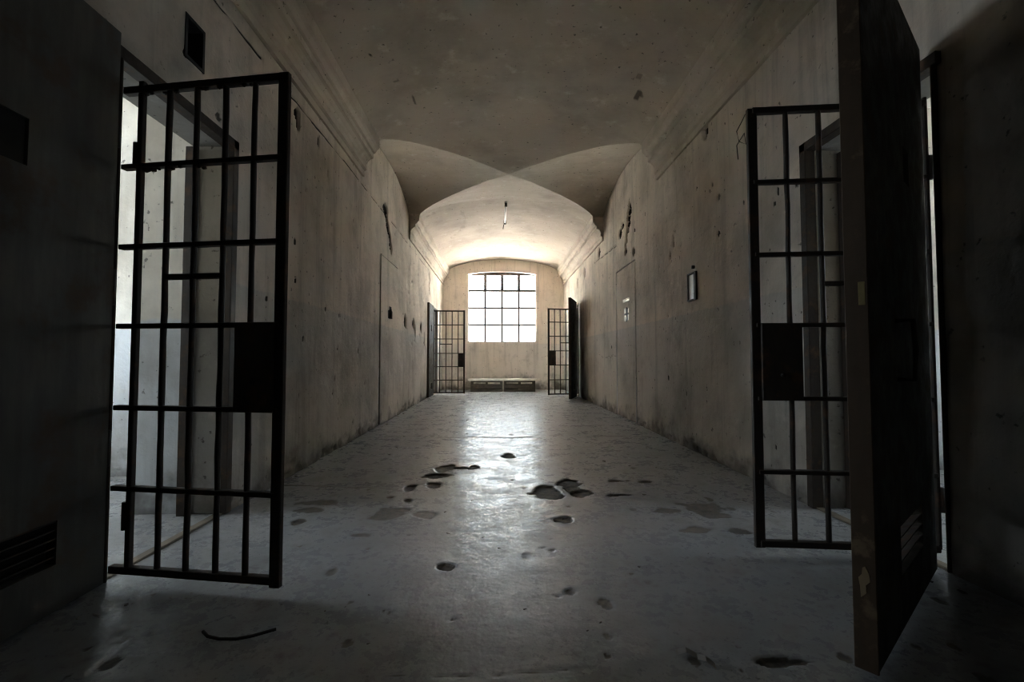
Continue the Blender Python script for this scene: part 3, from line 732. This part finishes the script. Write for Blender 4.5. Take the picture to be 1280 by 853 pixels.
# ------------------------------------------------------------------ ceiling tube lamp
zc = float(zmain(0.17))
lamp = empty('tube_lamp', (0.165, 9.7, zc)); tag(lamp, 'unlit fluorescent tube hanging from the far vault crown', 'lamp')
box('base_channel', -.022, .022, -.62, .66, -.055, -.02, 'lamp_white', lamp, .004)
tube('lamp_tube', [(0, -.56, -.085), (0, .6, -.085)], .016, 'lamp_white', lamp, 12)
for yy in (-.62, .60): box('lamp_holder', -.028, .028, yy, yy + .06, -.115, -.02, 'lamp_dark', lamp, .004)
for yy in (-.45, .5): tube('hanger', [(0, yy, -.03), (0, yy, .03)], .008, 'lamp_dark', lamp)
tube('cable', [(0.0, .62, -.03), (-.01, .72, -.06), (-.03, .82, -.10), (-.04, .86, -.16)], .01, 'lamp_dark', lamp, 6)

# ------------------------------------------------------------------ spyhole niche in the right wall
ny, nz = 4.865, 1.78
sp = empty('spyhole_window', (XR - .01, ny, nz)); tag(sp, 'small framed spyhole with milky pane in the right wall', 'spyhole')
for (a0, a1, b0, b1) in ((-.115, -.095, -.155, .15), (.085, .105, -.155, .15), (-.095, .085, .13, .15), (-.095, .085, -.155, -.14)):
    box('frame_bar', -.012, .03, a0, a1, b0, b1, 'frame_iron', sp, .003)
box('pane', .0, .008, -.055, .085, -.14, .13, 'milky_pane', sp, .002)
box('shutter', -.008, .012, -.095, -.055, -.14, .13, 'gate_iron', sp, .002)
tube('latch', [(-.02, -.05, .20), (.02, -.05, .20)], .02, 'gate_iron', sp)

# ------------------------------------------------------------------ things lying on the floor
rod = tube('bent_rod', [(-1.06, 1.716, .016), (-1.03, 1.695, .010), (-.98, 1.68, .009), (-.92, 1.676, .010), (-.87, 1.69, .012), (-.80, 1.714, .02)], .0055, 'rod_iron', None, 7)
tag(rod, 'thin dark bent rod lying on the floor below the near left gate', 'rod')
bm = bmesh.new()
pts = [(.60, 1.56, .006), (.63, 1.55, .02), (.66, 1.53, .01), (.675, 1.50, .022), (.70, 1.485, .006)]
vsn = []
for i, p in enumerate(pts): vsn.append((bm.verts.new((p[0], p[1] - .012, p[2])), bm.verts.new((p[0] + .006, p[1] + .012, p[2] + .004))))
for i in range(len(pts) - 1): bm.faces.new((vsn[i][0], vsn[i][1], vsn[i + 1][1], vsn[i + 1][0]))
r_ = bmesh.ops.solidify(bm, geom=bm.faces[:], thickness=0.0015)
tag(bm_obj('paper_scrap', bm, 'paper'), 'crumpled pale paper scrap on the dark floor near the thick open door', 'scrap')
def rubble_mesh(k):
    bm = bmesh.new(); r = random.Random(k)
    for i in range(16):
        v = Vector((r.uniform(-1, 1), r.uniform(-1, 1), r.uniform(-.4, 1)))
        bm.verts.new(Vector((v.x, v.y * .8, max(0.0, v.z * .55))) * (0.6 + .4 * r.random()))
    bmesh.ops.convex_hull(bm, input=bm.verts[:])
    me = bpy.data.meshes.new('plaster_chip'); bm.to_mesh(me); bm.free(); return me
chip_meshes = {}
for mt in ('rubble', 'pale_chip'):
    chip_meshes[mt] = []
    for k in range(5):
        me = rubble_mesh(k * 3 + 1); me.materials.append(MATS[mt]); chip_meshes[mt].append(me)
CH = [(1.03,4.43,.032),(1.23,4.23,.024),(1.45,4.16,.013),(1.56,3.9,.013),(1.07,3.34,.022),(0.42,2.87,.038),(-0.4,6.06,.024),(-1.19,5.9,.02),(-1.12,5.17,.022),(-1.12,4.79,.016),(-1.17,4.47,.012),(-1.01,7.12,.018),(-0.08,2.58,.013),(0.01,2.44,.010),(-0.34,3.01,.016),(-0.28,2.65,.014),(-0.18,3.25,.010),(0.23,3.41,.012),(0.11,1.85,.010),(0.39,1.75,.008),(-0.45,1.65,.008),(-0.68,1.86,.008),(1.08,2.34,.010),(0.68,2.2,.012),(-0.54,1.98,.009),(-0.61,1.89,.008),(0.33,1.7,.007),(-.49,7.4,.02),(.8,5.2,.016),(-.6,8.1,.02)]
CN = [(-1.09,2.06,.010),(-1.45,2.01,.013),(-1.36,1.98,.016),(-1.3,2.02,.010),(-1.38,1.75,.016),(-1.56,1.86,.02),(-1.61,1.84,.013),(-1.45,1.71,.012),(-1.5,1.93,.016)]
CW = [(-1.68,6.72,.03),(-1.66,6.95,.03),(-1.7,7.9,.03),(-1.69,8.3,.025),(-1.70,3.95,.02),(-1.66,4.2,.022),(-1.71,5.1,.016),(2.04,5.0,.02),(2.06,4.4,.025),(2.03,5.6,.018),(2.0,3.95,.014),(-1.69,11.4,.035),(1.93,2.02,.02),(1.98,1.92,.022),(1.86,1.98,.014)]
def chips(lst, label, group, pale=0.2):
    for k, (x, y, sz) in enumerate(lst):
        mt = 'pale_chip' if random.random() < pale else 'rubble'
        o = bpy.data.objects.new('plaster_chip', random.choice(chip_meshes[mt])); col.objects.link(o)
        o.location = (x, y, 0.001); o.scale = (sz, sz * random.uniform(.7, 1.1), sz * random.uniform(.5, .9)); o.rotation_euler = (0, 0, random.uniform(0, 6.28))
        if label is None:
            side = 'left of centre' if x < -.3 else ('right of centre' if x > .45 else 'mid-floor')
            far = 'close to the viewer' if y < 2.1 else ('level with spalled pits' if y < 3.6 else ('before the long floor crack' if y < 5.8 else 'beyond the long floor crack'))
            tag(o, 'dark rubble chip lying %s %s' % (side, far), 'rubble', group)
        else: tag(o, label, 'rubble', group)
chips(CH, None, 'rubble chips on the open floor', 0.0)
chips(CN, 'small plaster chip beside the grey door folded on the near left wall', 'plaster chips by the near left door', 0.6)
chips([c for c in CW if c[0] < 0], 'crumb of fallen plaster at the foot of the left corridor wall', 'plaster crumbs along the left wall foot', 0.4)
chips([c for c in CW if c[0] > 0 and c[1] > 3], 'crumb of fallen plaster at the foot of the right corridor wall', 'plaster crumbs along the right wall foot', 0.4)
chips([c for c in CW if c[0] > 0 and c[1] < 3], 'crumb of plaster on the floor by the hinge of the thick open door', 'plaster crumbs by the near right door', 0.4)
